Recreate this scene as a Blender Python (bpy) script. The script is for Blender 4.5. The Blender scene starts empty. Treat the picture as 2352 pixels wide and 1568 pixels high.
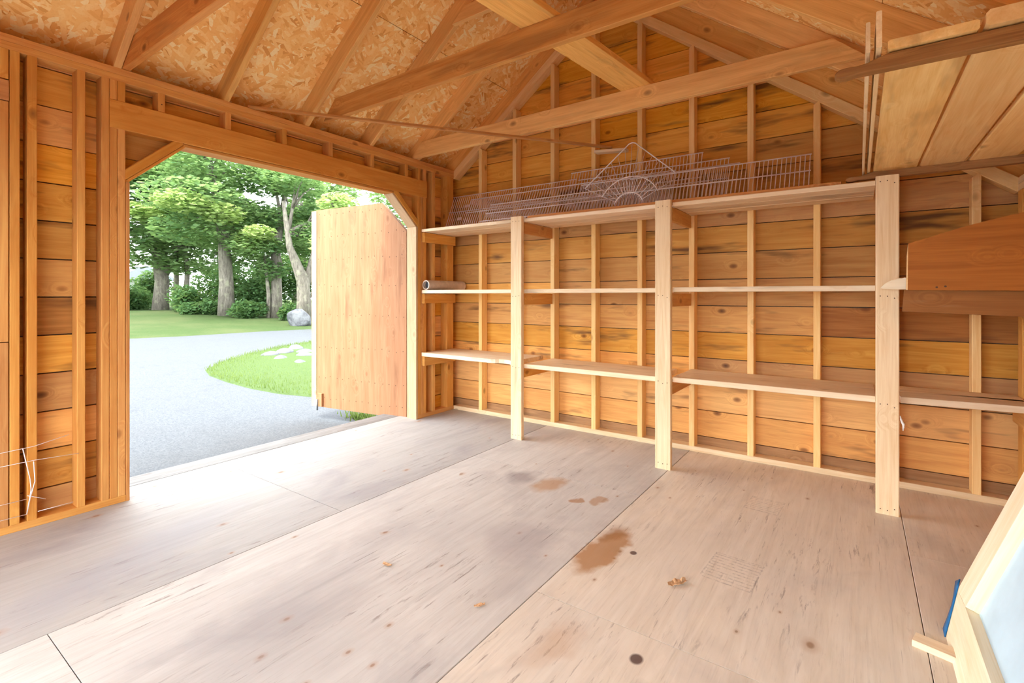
import bpy, bmesh, math, random
from mathutils import Vector, Matrix
R = random.Random(7)
D = bpy.data
SC = bpy.context.scene
COL = SC.collection

# ------------------------------------------------------------------ camera, sky, sun, exposure
cam_d = D.cameras.new('camera'); cam = D.objects.new('camera', cam_d); COL.objects.link(cam)
cam_d.sensor_width = 36.0
cam_d.lens = 36.0 * 1133.1 / 2352.0
cam_d.shift_y = -106.0 / 2352.0
cam_d.clip_start = 0.02; cam_d.clip_end = 600
cam.location = (3.380, -3.778, 1.160)
cam.rotation_euler = (math.pi / 2, 0, 0.6123)
SC.camera = cam

world = D.worlds.new('sky'); SC.world = world; world.use_nodes = True
bg = world.node_tree.nodes['Background']
bg.inputs[0].default_value = (0.90, 0.95, 1.0, 1)      # bright overcast sky
bg.inputs[1].default_value = 3.3

sun_d = D.lights.new('sun', 'SUN'); sun = D.objects.new('sun', sun_d); COL.objects.link(sun)
sun_d.energy = 3.0; sun_d.angle = math.radians(20); sun_d.color = (1.0, 0.94, 0.84)
sun.rotation_euler = (math.radians(26), 0, math.radians(12))   # from behind the viewer, high
sun.location = (2, -12, 12)

def portal(loc, rot, sx, sy):
    d = D.lights.new('sky_portal', 'AREA'); o = D.objects.new('sky_portal', d); COL.objects.link(o)
    d.shape = 'RECTANGLE'; d.size = sx; d.size_y = sy; d.cycles.is_portal = True
    o.location = loc; o.rotation_euler = rot
portal((-0.16, -1.62, 1.02), (0, math.radians(-90), 0), 2.1, 2.3)       # the doorway
portal((2.05, -4.64, 0.9), (math.radians(90), 0, 0), 3.8, 1.8)           # opening added behind the viewer for fill light

SC.view_settings.view_transform = 'Standard'
SC.view_settings.look = 'None'
SC.view_settings.gamma = 1.0
SC.view_settings.use_curve_mapping = False
SC.view_settings.exposure = 1.34
SC.cycles.max_bounces = 10
SC.cycles.diffuse_bounces = 7
SC.cycles.use_adaptive_sampling = True
SC.cycles.adaptive_threshold = 0.09
SC.cycles.adaptive_min_samples = 12
SC.cycles.sample_clamp_indirect = 8.0

# ------------------------------------------------------------------ node helpers
class NB:
    def __init__(s, name):
        s.m = D.materials.new(name); s.m.use_nodes = True
        s.t = s.m.node_tree; s.t.nodes.clear()
    def n(s, typ, ins=None, **props):
        nd = s.t.nodes.new('ShaderNode' + typ)
        for k, v in props.items(): setattr(nd, k, v)
        for k, v in (ins or {}).items():
            sock = nd.inputs[k]
            if isinstance(v, bpy.types.NodeSocket): s.t.links.new(v, sock)
            else: sock.default_value = v
        return nd
    def math(s, op, a, b=0.0, c=0.0, clamp=False):
        return s.n('Math', {0: a, 1: b, 2: c}, operation=op, use_clamp=clamp).outputs[0]
    def vmath(s, op, a, b=(0, 0, 0)):
        return s.n('VectorMath', {0: a, 1: b}, operation=op).outputs[0]
    def mapr(s, v, a, b, c=0.0, d=1.0, smooth=False):
        return s.n('MapRange', {0: v, 1: a, 2: b, 3: c, 4: d}, clamp=True, interpolation_type='SMOOTHSTEP' if smooth else 'LINEAR').outputs[0]
    def mix(s, f, a, b, mode='MIX'):
        nd = s.n('Mix', None, data_type='RGBA', blend_type=mode)
        for k, v in ((0, f), (6, a), (7, b)):
            if isinstance(v, bpy.types.NodeSocket): s.t.links.new(v, nd.inputs[k])
            else: nd.inputs[k].default_value = v
        return nd.outputs[2]
    def noise(s, vec, scale, detail=4.0, rough=0.55, dist=0.0):
        return s.n('TexNoise', {'Vector': vec, 'Scale': scale, 'Detail': detail, 'Roughness': rough, 'Distortion': dist}).outputs[0]
    def out(s, col, rough=0.6, bump=None, bstr=0.2, bdist=0.002, spec=0.3, **kw):
        p = s.n('BsdfPrincipled', {'Base Color': col, 'Roughness': rough, 'Specular IOR Level': spec})
        for k, v in kw.items(): p.inputs[k.replace('_', ' ')].default_value = v
        if bump is not None:
            b = s.n('Bump', {'Height': bump, 'Strength': bstr, 'Distance': bdist})
            s.t.links.new(b.outputs[0], p.inputs['Normal'])
        o = s.n('OutputMaterial'); s.t.links.new(p.outputs[0], o.inputs[0])
        return s.m

def lin(r, g, b):
    f = lambda c: (c / 255 / 12.92) if c / 255 <= 0.04045 else ((c / 255 + 0.055) / 1.055) ** 2.4
    return (f(r), f(g), f(b), 1)

def wood(name, light, dark, knotc=(90, 45, 20), stain=(95, 65, 45), stain_amt=0.35, knots=0.8, grain=1.0, var=0.25, rough=0.62, hue=0.004):
    b = NB(name)
    tc = b.n('TexCoord').outputs['Object']
    oi = b.n('ObjectInfo').outputs['Random']
    off = b.vmath('MULTIPLY', b.n('CombineXYZ', {0: oi, 1: oi, 2: oi}).outputs[0], (37.3, 19.7, 53.1))
    co = b.vmath('ADD', tc, off)
    # knots
    vor = b.n('TexVoronoi', {'Vector': b.vmath('MULTIPLY', co, (1.0, 1.6, 1.6)), 'Scale': 3.6}, feature='F1')
    kd = vor.outputs['Distance']
    pull = b.mapr(kd, 0.05, 0.33, 1.0, 0.0, True)
    # grain runs along local x
    g0 = b.vmath('MULTIPLY', co, (0.9 * grain, 13.0 * grain, 13.0 * grain))
    g0 = b.vmath('ADD', g0, b.n('CombineXYZ', {1: b.math('MULTIPLY', pull, 1.4), 2: b.math('MULTIPLY', pull, 1.0)}).outputs[0])
    g1 = b.noise(g0, 2.2, 3.0, 0.6, 0.9)
    fine = b.noise(b.vmath('MULTIPLY', co, (5.0, 210.0, 210.0)), 1.0, 1.0, 0.6)
    blot = b.noise(b.vmath('MULTIPLY', co, (1.0, 2.5, 2.5)), 1.7, 1.0, 0.55)
    f = b.math('ADD', b.mapr(g1, 0.32, 0.7, 0.0, 0.75), b.mapr(fine, 0.35, 0.75, 0.0, 0.3))
    col = b.mix(b.math('MINIMUM', f, 1.0), lin(*light), lin(*dark))
    col = b.mix(b.mapr(blot, 0.45, 0.75, 0.0, 0.45), col, lin(*dark))
    # weather stains, stretched along the grain
    st = b.noise(b.vmath('MULTIPLY', co, (1.1, 6.5, 6.5)), 1.5, 3.0, 0.62, 0.0)
    rnd2 = b.math('FRACT', b.math('MULTIPLY', oi, 17.31))
    sth = b.math('SUBTRACT', 0.63, b.math('MULTIPLY', rnd2, 0.10))
    stm = b.n('MapRange', {0: st, 1: sth, 2: b.math('ADD', sth, 0.16), 3: 0.0, 4: stain_amt}, clamp=True).outputs[0]
    col = b.mix(stm, col, lin(*stain))
    kn = b.mapr(kd, 0.075, 0.135, knots, 0.0, True)
    kc = b.mix(b.mapr(kd, 0.0, 0.09, 0.0, 0.6), lin(*knotc), lin(*dark))
    col = b.mix(kn, col, kc)
    # each piece its own tone
    hs = b.n('HueSaturation', {'Hue': b.mapr(b.math('FRACT', b.math('MULTIPLY', oi, 7.77)), 0, 1, 0.5 - hue, 0.5 + hue),
                               'Saturation': b.mapr(rnd2, 0, 1, 1.0 - var * 0.4, 1.0 + var * 0.3), 'Value': b.mapr(oi, 0, 1, 1.0 - var, 1.0 + var * 0.35), 'Color': col})
    return b.out(hs.outputs[0], rough, fine, 0.15, 0.001, 0.25)

def osb(name):
    b = NB(name)
    tc = b.n('TexCoord').outputs['Object']
    oi = b.n('ObjectInfo').outputs['Random']
    co = b.vmath('ADD', tc, b.n('CombineXYZ', {0: b.math('MULTIPLY', oi, 31.0), 1: b.math('MULTIPLY', oi, 47.0)}).outputs[0])
    co = b.vmath('ADD', co, b.vmath('MULTIPLY', b.vmath('SUBTRACT', b.n('TexNoise', {'Vector': co, 'Scale': 18.0, 'Detail': 2.0}).outputs[1], (.5, .5, .5)), (.012, .012, 0)))
    best = None
    for k, (a, sx, sy) in enumerate(((8, 12, 42), (50, 13, 48), (97, 14, 40), (141, 12, 50), (-24, 15, 56), (70, 10, 34))):
        mp = b.n('Mapping', {'Vector': co, 'Location': (k * 3.7, k * 1.9, 0), 'Rotation': (0, 0, math.radians(a)), 'Scale': (1, 1, 1)}).outputs[0]
        mp = b.vmath('MULTIPLY', mp, (sx, sy, 0.0))
        v = b.n('TexVoronoi', {'Vector': mp, 'Scale': 1.0}, feature='F1', voronoi_dimensions='2D')
        r = b.n('SeparateColor', {0: v.outputs['Color']}).outputs[0]
        best = r if best is None else b.math('MAXIMUM', best, r)
    t = b.math('FRACT', b.math('MULTIPLY', best, 23.7))
    ramp = b.n('ValToRGB', {0: t})
    e = ramp.color_ramp.elements
    e[0].position = 0.0; e[0].color = lin(220, 156, 82)
    e[1].position = 1.0; e[1].color = lin(255, 238, 188)
    for p, c in ((0.10, (240, 184, 106)), (0.35, (248, 198, 122)), (0.65, (250, 208, 136)), (0.82, (254, 222, 156))):
        q = e.new(p); q.color = lin(*c)
    g = b.noise(b.vmath('MULTIPLY', co, (30, 30, 0)), 3.0, 4.0)
    col = b.mix(b.mapr(g, 0.5, 0.75, 0.0, 0.3), ramp.outputs[0], lin(226, 162, 88))
    return b.out(col, 0.6, None, spec=0.25)

def flat(name, rgb, rough=0.5, metal=0.0, nscale=40.0, namt=0.15, spec=0.4):
    b = NB(name)
    tc = b.n('TexCoord').outputs['Object']
    n = b.noise(tc, nscale, 4.0)
    c = lin(*rgb)
    col = b.mix(b.mapr(n, 0.35, 0.7, 0.0, 1.0), c, tuple(max(0, x * (1 - namt * 2)) for x in c[:3]) + (1,))
    return b.out(col, rough, n, 0.1, 0.001, spec, Metallic=metal)

M = {}
M['sheath'] = wood('sheathing_boards', (242, 186, 98), (212, 146, 66), stain=(96, 62, 40), stain_amt=0.85, knots=0.95, var=0.32)
M['stud'] = wood('framing_lumber', (226, 170, 92), (200, 132, 62), stain_amt=0.12, knots=0.7, var=0.12)
M['gstud'] = wood('framing_lumber_lit', (252, 218, 154), (236, 188, 118), stain_amt=0.12, knots=0.6, var=0.10)  # framing lumber made paler: light on the gable put into its colour
M['sheath_dark'] = wood('stained_boards', (190, 134, 74), (154, 100, 50), stain=(84, 60, 40), stain_amt=0.7, knots=0.7, var=0.1)
M['sheath_grey'] = wood('weathered_boards', (180, 140, 96), (146, 108, 70), stain=(92, 74, 56), stain_amt=0.6, knots=0.4, var=0.1)
M['jambp'] = wood('weathered_trim', (208, 178, 142), (186, 150, 112), stain_amt=0.3, knots=0.5, var=0.05)
M['rafter'] = wood('rafter_lumber', (246, 196, 118), (218, 158, 84), stain_amt=0.25, knots=0.7, var=0.14)
M['tie'] = wood('tie_lumber', (218, 160, 94), (182, 116, 60), stain_amt=0.35, knots=0.85, var=0.12)
M['pale'] = wood('pale_lumber', (244, 222, 184), (224, 190, 142), stain=(150, 120, 90), stain_amt=0.25, knots=0.6, var=0.10)
M['shelf'] = wood('shelf_lumber', (248, 230, 200), (228, 200, 160), stain=(146, 120, 96), stain_amt=0.55, knots=0.5, var=0.14)
M['loft'] = wood('loft_lumber', (250, 220, 160), (230, 184, 116), stain=(120, 82, 56), stain_amt=0.35, knots=0.5, var=0.10)
M['treated'] = wood('treated_lumber', (176, 128, 74), (124, 82, 42), stain_amt=0.2, knots=0.0, var=0.10, grain=1.6)
M['veneer_plain'] = wood('veneer_strip', (166, 112, 56), (138, 88, 40), stain=(190, 160, 130), stain_amt=0.4, knots=0.05, var=0.02, grain=0.7)
M['veneer'] = wood('veneer_panel', (184, 110, 40), (152, 84, 26), stain=(110, 58, 20), stain_amt=0.4, knots=0.12, var=0.05, grain=0.7)
M['plydoor'] = wood('door_plywood', (178, 130, 94), (156, 106, 72), stain=(112, 72, 48), stain_amt=0.45, knots=0.35, var=0.02, grain=0.8)
M['fresh'] = wood('fresh_lumber', (250, 238, 212), (236, 214, 172), stain_amt=0.08, knots=0.45, var=0.04)
M['osb'] = osb('strand_board')
M['wire'] = flat('coated_wire', (236, 228, 228), 0.4, 0.0, 20, 0.05)
M['tube'] = flat('foil_roll', (214, 198, 182), 0.38, 0.1, 25, 0.1)
M['tubeend'] = flat('roll_core', (96, 104, 112), 0.7)
M['foam'] = flat('pale_blue_board', (200, 228, 244), 0.6, 0, 6, 0.06)
M['tape'] = flat('blue_plastic', (24, 108, 168), 0.4)
M['steel'] = flat('steel', (150, 150, 150), 0.4, 0.8)
M['iron'] = flat('dark_iron', (60, 52, 48), 0.6, 0.3)
M['nail'] = flat('nail_dark', (96, 66, 44), 0.7)
M['paper'] = flat('white_fluff', (240, 236, 230), 0.9)
M['skin_out'] = flat('weathered_siding', (96, 82, 70), 0.8)
M['scrap'] = flat('dry_scrap', (214, 170, 126), 0.8, 0, 60, 0.25)
M['plastic'] = flat('label_plastic', (224, 200, 184), 0.5)

def floor_mat(name, ca, cb, sc=1.0):
    b = NB(name)
    geo = b.n('NewGeometry').outputs['Position']
    tc = b.n('TexCoord').outputs['Object']
    oi = b.n('ObjectInfo').outputs['Random']
    co = b.vmath('ADD', tc, b.n('CombineXYZ', {0: b.math('MULTIPLY', oi, 29.0), 1: b.math('MULTIPLY', oi, 13.0)}).outputs[0])
    g1 = b.noise(b.vmath('MULTIPLY', co, (0.8, 8.0, 1.0)), 2.0, 6.0, 0.62, 1.2)
    fine = b.noise(b.vmath('MULTIPLY', co, (6.0, 120.0, 1.0)), 1.0, 4.0, 0.65)
    blot = b.noise(geo, 1.3, 5.0, 0.6)
    col = b.mix(b.mapr(g1, 0.3, 0.72), lin(*ca), lin(*cb))
    col = b.mix(b.mapr(blot, 0.42, 0.7, 0.0, 0.5 * sc), col, lin(168, 167, 167))
    stk = b.noise(b.vmath('MULTIPLY', co, (0.7, 30.0, 1.0)), 1.3, 4.0, 0.7, 0.2)
    col = b.mix(b.mapr(stk, 0.52, 0.72, 0.0, 0.32 * sc), col, lin(144, 138, 134))
    crk = b.noise(b.vmath('MULTIPLY', co, (1.6, 75.0, 1.0)), 1.0, 3.0, 0.6, 0.0)
    col = b.mix(b.mapr(crk, 0.70, 0.74, 0.0, 0.8), col, lin(104, 88, 78))
    col = b.mix(b.mapr(fine, 0.56, 0.8, 0.0, 0.35), col, lin(150, 128, 110))
    # dark worn dashes along the grain
    da = b.noise(b.vmath('MULTIPLY', co, (3.2, 26.0, 1.0)), 1.6, 5.0, 0.7, 0.4)
    dm = b.noise(co, 2.4, 3.0, 0.5)
    dash = b.math('MULTIPLY', b.mapr(da, 0.57, 0.70), b.mapr(dm, 0.46, 0.60, 0.0, 0.85))
    col = b.mix(dash, col, lin(118, 100, 92))
    # grey scuffs
    gs = b.noise(b.vmath('MULTIPLY', geo, (1.6, 0.9, 1.0)), 1.5, 5.0, 0.6, 0.5)
    col = b.mix(b.mapr(gs, 0.52, 0.68, 0.0, 0.50 * sc), col, lin(140, 136, 140))
    # small knots / specks
    vo = b.n('TexVoronoi', {'Vector': b.vmath('MULTIPLY', co, (6.1, 9.3, 0.0)), 'Scale': 1.0}, feature='F1', voronoi_dimensions='2D')
    keep = b.mapr(b.n('SeparateColor', {0: vo.outputs['Color']}).outputs[1], 0.92, 0.925)
    ksz = b.mapr(b.n('SeparateColor', {0: vo.outputs['Color']}).outputs[0], 0, 1, 0.5, 2.2)
    vd = b.math('MULTIPLY', vo.outputs['Distance'], ksz)
    spot = b.math('MULTIPLY', b.mapr(vd, 0.045, 0.085, 0.75, 0.0), keep)
    col = b.mix(spot, col, lin(110, 80, 62))
    ring = b.math('MULTIPLY', b.mapr(vd, 0.09, 0.2, 0.4, 0.0), keep)
    col = b.mix(ring, col, lin(176, 140, 108))
    # spilled brown stains, each with its own place and outline
    nz = b.n('TexNoise', {'Vector': geo, 'Scale': 9.0, 'Detail': 4.0}).outputs[1]
    wob = b.vmath('MULTIPLY', b.vmath('SUBTRACT', nz, (0.5, 0.5, 0.5)), (0.13, 0.13, 0.0))
    gp = b.vmath('ADD', geo, wob)
    def blob(cx, cy, rx, ry, rot, c, amt, soft=0.25):
        nonlocal col
        mp = b.n('Mapping', {'Vector': b.vmath('SUBTRACT', gp if rx > 0.03 else geo, (cx, cy, 0)), 'Rotation': (0, 0, math.radians(-rot)), 'Scale': (1, 1, 1)}).outputs[0]
        mp = b.vmath('MULTIPLY', mp, (1 / rx, 1 / ry, 0))
        d = b.n('VectorMath', {0: mp}, operation='LENGTH').outputs['Value']
        col = b.mix(b.mapr(d, 1.0 - soft, 1.0 + soft * 0.4, amt, 0.0), col, lin(*c))
    blob(2.43, -1.69, 0.085, 0.25, -4, (164, 114, 62), 0.8, 0.22)
    blob(2.40, -1.52, 0.06, 0.12, -14, (140, 92, 46), 0.5, 0.4)
    blob(1.83, -1.17, 0.09, 0.14, -12, (172, 128, 84), 0.65, 0.4)
    blob(2.07, -1.28, 0.04, 0.05, 0, (160, 112, 66), 0.7)
    blob(2.18, -1.215, 0.04, 0.06, -15, (166, 122, 78), 0.6)
    blob(1.62, -1.17, 0.09, 0.12, 20, (120, 108, 110), 0.5, 0.6)
    blob(2.05, -1.84, 0.17, 0.20, 20, (164, 158, 158), 0.5, 0.35)
    blob(0.75, -2.95, 0.16, 0.62, 22, (152, 152, 160), 0.45, 0.6)
    blob(2.55, -1.645, 0.016, 0.018, 0, (88, 62, 58), 0.9)
    blob(2.80, -2.262, 0.022, 0.026, 0, (84, 60, 56), 0.9)
    blob(1.75, -2.95, 0.35, 0.5, 10, (140, 132, 130), 0.4, 0.8)
    blob(2.55, -2.36, 0.06, 0.14, -12, (172, 120, 64), 0.3, 0.8)
    blob(2.86, -2.44, 0.05, 0.09, 10, (92, 76, 64), 0.6, 0.6)
    # faint grade stamps: thin printed line work
    px = b.n('SeparateXYZ', {0: geo})
    X, Y = px.outputs[0], px.outputs[1]
    def stamp(cx, cy, w, hh, rot):
        nonlocal col
        mp = b.n('Mapping', {'Vector': b.vmath('SUBTRACT', geo, (cx, cy, 0)), 'Rotation': (0, 0, math.radians(-rot))}).outputs[0]
        s = b.n('SeparateXYZ', {0: mp}); u, v = s.outputs[0], s.outputs[1]
        au, av = b.math('ABSOLUTE', u), b.math('ABSOLUTE', v)
        ins = b.math('MULTIPLY', b.math('LESS_THAN', au, w), b.math('LESS_THAN', av, hh))
        edge = b.math('MAXIMUM', b.math('GREATER_THAN', au, w - 0.006), b.math('GREATER_THAN', av, hh - 0.006))
        lines = b.math('GREATER_THAN', b.math('SINE', b.math('MULTIPLY', v, 260.0)), 0.55)
        wear = b.noise(b.vmath('MULTIPLY', geo, (60, 60, 0)), 1.0, 3.0)
        ink = b.math('MULTIPLY', b.math('MULTIPLY', ins, b.math('MAXIMUM', edge, lines)), b.mapr(wear, 0.4, 0.62, 0.0, 0.38))
        col = b.mix(ink, col, lin(110, 100, 96))
    stamp(2.945, -1.545, 0.10, 0.12, -4)
    stamp(2.955, -0.745, 0.085, 0.10, -4)
    return b.out(col, 0.58, fine, 0.25, 0.001, 0.25)
M['floor'] = floor_mat('worn_plywood_grey_dimmed', (180, 178, 174), (167, 163, 157))  # worn plywood, colour darkened to offset the bright doorway
M['floor_mid'] = floor_mat('worn_plywood_floor', (208, 205, 199), (192, 187, 180), 0.8)
M['floor_lit'] = floor_mat('worn_plywood_lit', (226, 216, 201), (211, 198, 179), 0.5)  # worn plywood, colour lightened and warmed for light missing at the back
M['sill'] = wood('weathered_sill', (140, 138, 136), (116, 112, 108), stain=(84, 78, 74), stain_amt=0.5, knots=0.2, var=0.05)

def gravel_mat():
    b = NB('gravel')
    p = b.n('NewGeometry').outputs['Position']
    n1 = b.noise(p, 70.0, 4.0, 0.75); n2 = b.noise(p, 0.6, 4.0, 0.6); n3 = b.noise(p, 4.0, 4.0, 0.6)
    col = b.mix(b.mapr(n1, 0.35, 0.68), lin(72, 75, 79), lin(100, 103, 107))
    col = b.mix(b.mapr(n2, 0.45, 0.7, 0.0, 0.35), col, lin(84, 84, 84))
    col = b.mix(b.mapr(n3, 0.58, 0.7, 0.0, 0.25), col, lin(68, 70, 73))
    return b.out(col, 0.9, n1, 0.6, 0.01, 0.1)
M['gravel'] = gravel_mat()

def grass_mat(name, a, c, d, s=1.0):
    b = NB(name)
    p = b.n('NewGeometry').outputs['Position']
    n1 = b.noise(p, 30.0 * s, 5.0, 0.8); n2 = b.noise(p, 0.35, 4.0, 0.6); n3 = b.noise(p, 3.0, 4.0, 0.7)
    col = b.mix(b.mapr(n1, 0.35, 0.68), lin(*a), lin(*c))
    col = b.mix(b.mapr(n2, 0.45, 0.65, 0.0, 0.55), col, lin(*d))
    col = b.mix(b.mapr(n3, 0.5, 0.72, 0.0, 0.3), col, lin(*c))
    return b.out(col, 0.9, n1, 0.8, 0.03, 0.05)
M['lawn'] = grass_mat('lawn_grass', (56, 74, 42), (82, 98, 60), (94, 98, 68))
M['island'] = grass_mat('verge_grass', (68, 88, 50), (92, 108, 68), (82, 98, 58))

def leaf_mat(name, a, c):
    b = NB(name)
    rnd = b.n('NewGeometry').outputs['Random Per Island']
    p = b.n('NewGeometry').outputs['Position']
    n = b.noise(p, 0.5, 3.0, 0.6)
    f = b.math('ADD', b.math('MULTIPLY', rnd, 0.5), b.mapr(n, 0.4, 0.62, 0.0, 0.5))
    col = b.mix(f, lin(*a), lin(*c))
    pd = b.n('BsdfDiffuse', {'Color': col}); pt = b.n('BsdfTranslucent', {'Color': b.mix(0.4, col, lin(150, 176, 84))})
    mx = b.n('MixShader', {0: 0.5, 1: pd.outputs[0], 2: pt.outputs[0]})
    o = b.n('OutputMaterial'); b.t.links.new(mx.outputs[0], o.inputs[0])
    return b.m
M['leaf'] = leaf_mat('maple_leaf', (84, 124, 84), (160, 186, 128))
M['leaf_light'] = leaf_mat('maple_leaf_pale', (140, 168, 100), (194, 208, 142))
M['bush'] = leaf_mat('bush_leaf', (58, 94, 60), (112, 146, 96))

def rock_mat():
    b = NB('granite')
    p = b.n('TexCoord').outputs['Object']
    n = b.noise(p, 6.0, 6.0, 0.7); n2 = b.noise(p, 1.6, 4.0)
    col = b.mix(b.mapr(n, 0.3, 0.7), lin(70, 72, 76), lin(112, 114, 118))
    col = b.mix(b.mapr(n2, 0.5, 0.65, 0, .5), col, lin(134, 136, 138))
    return b.out(col, 0.9, n, 0.5, 0.02, 0.1)
M['rock'] = rock_mat()
def bark_mat():
    b = NB('bark')
    p = b.n('TexCoord').outputs['Object']
    n = b.noise(b.vmath('MULTIPLY', p, (14, 14, 3)), 1.0, 5.0, 0.7); n2 = b.noise(p, 3.5, 4.0)
    col = b.mix(b.mapr(n, 0.3, 0.7), lin(84, 78, 70), lin(140, 134, 122))
    col = b.mix(b.mapr(n2, 0.55, 0.68, 0, .5), col, lin(156, 158, 132))
    return b.out(col, 0.9, n, 0.6, 0.03, 0.1)
M['bark'] = bark_mat()
M['white'] = flat('white_siding', (226, 228, 230), 0.7, 0, 2, 0.04)
M['roofgrey'] = flat('grey_shingle', (126, 132, 142), 0.8)
M['dark_glass'] = flat('dark_pane', (70, 80, 92), 0.2)

# ------------------------------------------------------------------ object helpers
def empty(name, loc=(0, 0, 0)):
    o = D.objects.new(name, None); COL.objects.link(o); o.location = loc; o.empty_display_size = 0.1
    return o
def tag(o, label=None, cat=None, group=None, kind=None):
    if label: o['label'] = label
    if cat: o['category'] = cat
    if group: o['group'] = group
    if kind: o['kind'] = kind
    return o
def link(name, me, mat, parent=None, world=None):
    o = D.objects.new(name, me); COL.objects.link(o)
    if mat is not None and not me.materials: me.materials.append(M[mat] if isinstance(mat, str) else mat)
    W = world if world is not None else Matrix()
    if parent is not None:
        o.parent = parent
        top = parent; base = Matrix()
        while top is not None:
            base = top.matrix_basis @ base; top = top.parent
        o.matrix_basis = base.inverted() @ W
    else: o.matrix_basis = W
    return o
def frame(a, b, up):
    a, b, up = Vector(a), Vector(b), Vector(up)
    x = (b - a).normalized(); z = (up - up.dot(x) * x).normalized(); y = z.cross(x)
    m = Matrix((x, y, z)).transposed().to_4x4(); m.translation = (a + b) / 2
    return m, (b - a).length
def mesh(name, verts, faces, smooth=False):
    me = D.meshes.new(name); me.from_pydata([tuple(v) for v in verts], [], faces); me.update()
    if smooth:
        for p in me.polygons: p.use_smooth = True
    return me
def board(name, parent, mat, a, b, w, t, up=(0, 0, 1), ch=0.002, cutA=(0, 0), cutB=(0, 0), jit=0.0):
    """a sawn piece from a to b: w across, t along up; cut ends lean by (per-w, per-t) slopes"""
    m, L = frame(a, b, up)
    hw, ht = w / 2, t / 2; c = min(ch, hw * .4, ht * .4)
    prof = [(-hw + c, -ht), (hw - c, -ht), (hw, -ht + c), (hw, ht - c), (hw - c, ht), (-hw + c, ht), (-hw, ht - c), (-hw, -ht + c)]
    vs = []
    for s, cut in ((-1, cutA), (1, cutB)):
        for y, z in prof: vs.append((s * L / 2 + cut[0] * y + cut[1] * z, y, z))
    fs = [tuple(range(7, -1, -1)), tuple(range(8, 16))] + [(i, (i + 1) % 8, 8 + (i + 1) % 8, 8 + i) for i in range(8)]
    return link(name, mesh(name, vs, fs), mat, parent, m)
def prism(name, parent, mat, pts, th, m):
    """polygon pts in the local xy plane, th thick along local z"""
    n = len(pts)
    vs = [(x, y, 0) for x, y in pts] + [(x, y, th) for x, y in pts]
    fs = [tuple(range(n - 1, -1, -1)), tuple(range(n, 2 * n))] + [(i, (i + 1) % n, n + (i + 1) % n, n + i) for i in range(n)]
    me = mesh(name, vs, fs)
    bm = bmesh.new(); bm.from_mesh(me); bmesh.ops.recalc_face_normals(bm, faces=bm.faces); bm.to_mesh(me); bm.free()
    return link(name, me, mat, parent, m)
def basis(o, x, y):
    x, y = Vector(x).normalized(), Vector(y).normalized(); z = x.cross(y)
    m = Matrix((x, y, z)).transposed().to_4x4(); m.translation = Vector(o); return m
def tube_data(vs, fs, pts, r, sides=6, cap=True):
    pts = [Vector(p) for p in pts]
    rs = r if isinstance(r, (list, tuple)) else [r] * len(pts)
    base = len(vs); prev = None
    for i, p in enumerate(pts):
        d = (pts[min(i + 1, len(pts) - 1)] - pts[max(i - 1, 0)]).normalized()
        u = d.orthogonal().normalized() if prev is None else (prev - prev.dot(d) * d).normalized()
        prev = u; v = d.cross(u)
        for k in range(sides):
            a = 2 * math.pi * k / sides
            vs.append(p + (u * math.cos(a) + v * math.sin(a)) * rs[i])
    for i in range(len(pts) - 1):
        for k in range(sides):
            a, b2 = base + i * sides + k, base + i * sides + (k + 1) % sides
            fs.append((a, b2, b2 + sides, a + sides))
    if cap:
        fs.append(tuple(base + k for k in range(sides - 1, -1, -1)))
        e = base + (len(pts) - 1) * sides
        fs.append(tuple(e + k for k in range(sides)))
def tubes(name, parent, mat, lines, r, sides=6, smooth=True, world=None):
    vs, fs = [], []
    for l in lines: tube_data(vs, fs, l, r, sides)
    return link(name, mesh(name, vs, fs, smooth), mat, parent, world)
def nails(parent, pts, nrm, r=0.0035, name='nail_heads'):
    vs, fs = [], []; nrm = Vector(nrm)
    for p in pts:
        tube_data(vs, fs, [Vector(p), Vector(p) + nrm * 0.0015], r, 6)
    o = link(name, mesh(name, vs, fs), 'nail', parent); o['kind'] = 'stuff'; return o

# ------------------------------------------------------------------ shed dimensions (metres)
W = 4.09            # inner width, x
YR = -4.60          # unseen end behind the viewer, opening added to light the inside
ZP = 2.43           # top of the plates on the door side
ZR = 1.80           # top of the plates on the low side
PL, PR = 0.75, -0.754
XR = (4.89 - ZP) / (PL - PR)             # ridge
def roof_bottom(x): return ZP + PL * x if x < XR else 4.89 + PR * x   # underside of the rafters
RD = 0.14 / math.cos(math.atan(PL))      # rafter depth measured upright
SD = 0.089

# ------------------------------------------------------------------ floor
floor = tag(empty('floor'), 'worn pale plywood floor of the shed with brown spill stains', None, None, 'structure')
def floor_sheet(x0, x1, y0, y1):
    g = 0.0016 if x0 < 3 else 0.0008
    mat = 'floor' if x0 < 0.5 else 'floor_mid' if x0 < 2 else 'floor_lit'  # row tones even out the light falling off from the doorway
    # local x runs along world y
    cx, cy = (x0 + x1) / 2, (y0 + y1) / 2
    L, w = (y1 - y0) - 2 * g, (x1 - x0) - 2 * g
    return board('floor_panel', floor, mat, (cx, cy - L / 2, -0.0095), (cx, cy + L / 2, -0.0095), w, 0.019, (0, 0, 1), 0.0015)
for x0, x1, cuts in ((-0.235, 1.105, (YR, -2.135, 0.112)), (1.105, 2.345, (YR, -3.31, -1.02, 0.112)),
                     (2.345, 3.565, (YR, -2.14, 0.112)), (3.565, 4.10, (YR, -3.31, -0.95, 0.112))):
    for ya, yb in zip(cuts[:-1], cuts[1:]):
        if x0 < 0:                       # outside the wall line only in the doorway
            if yb < -2.2: floor_sheet(-0.03 if ya < -3 else x0, x1, ya, yb)
            else: floor_sheet(x0, x1, ya, yb)
        else: floor_sheet(x0, x1, ya, yb)
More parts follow.
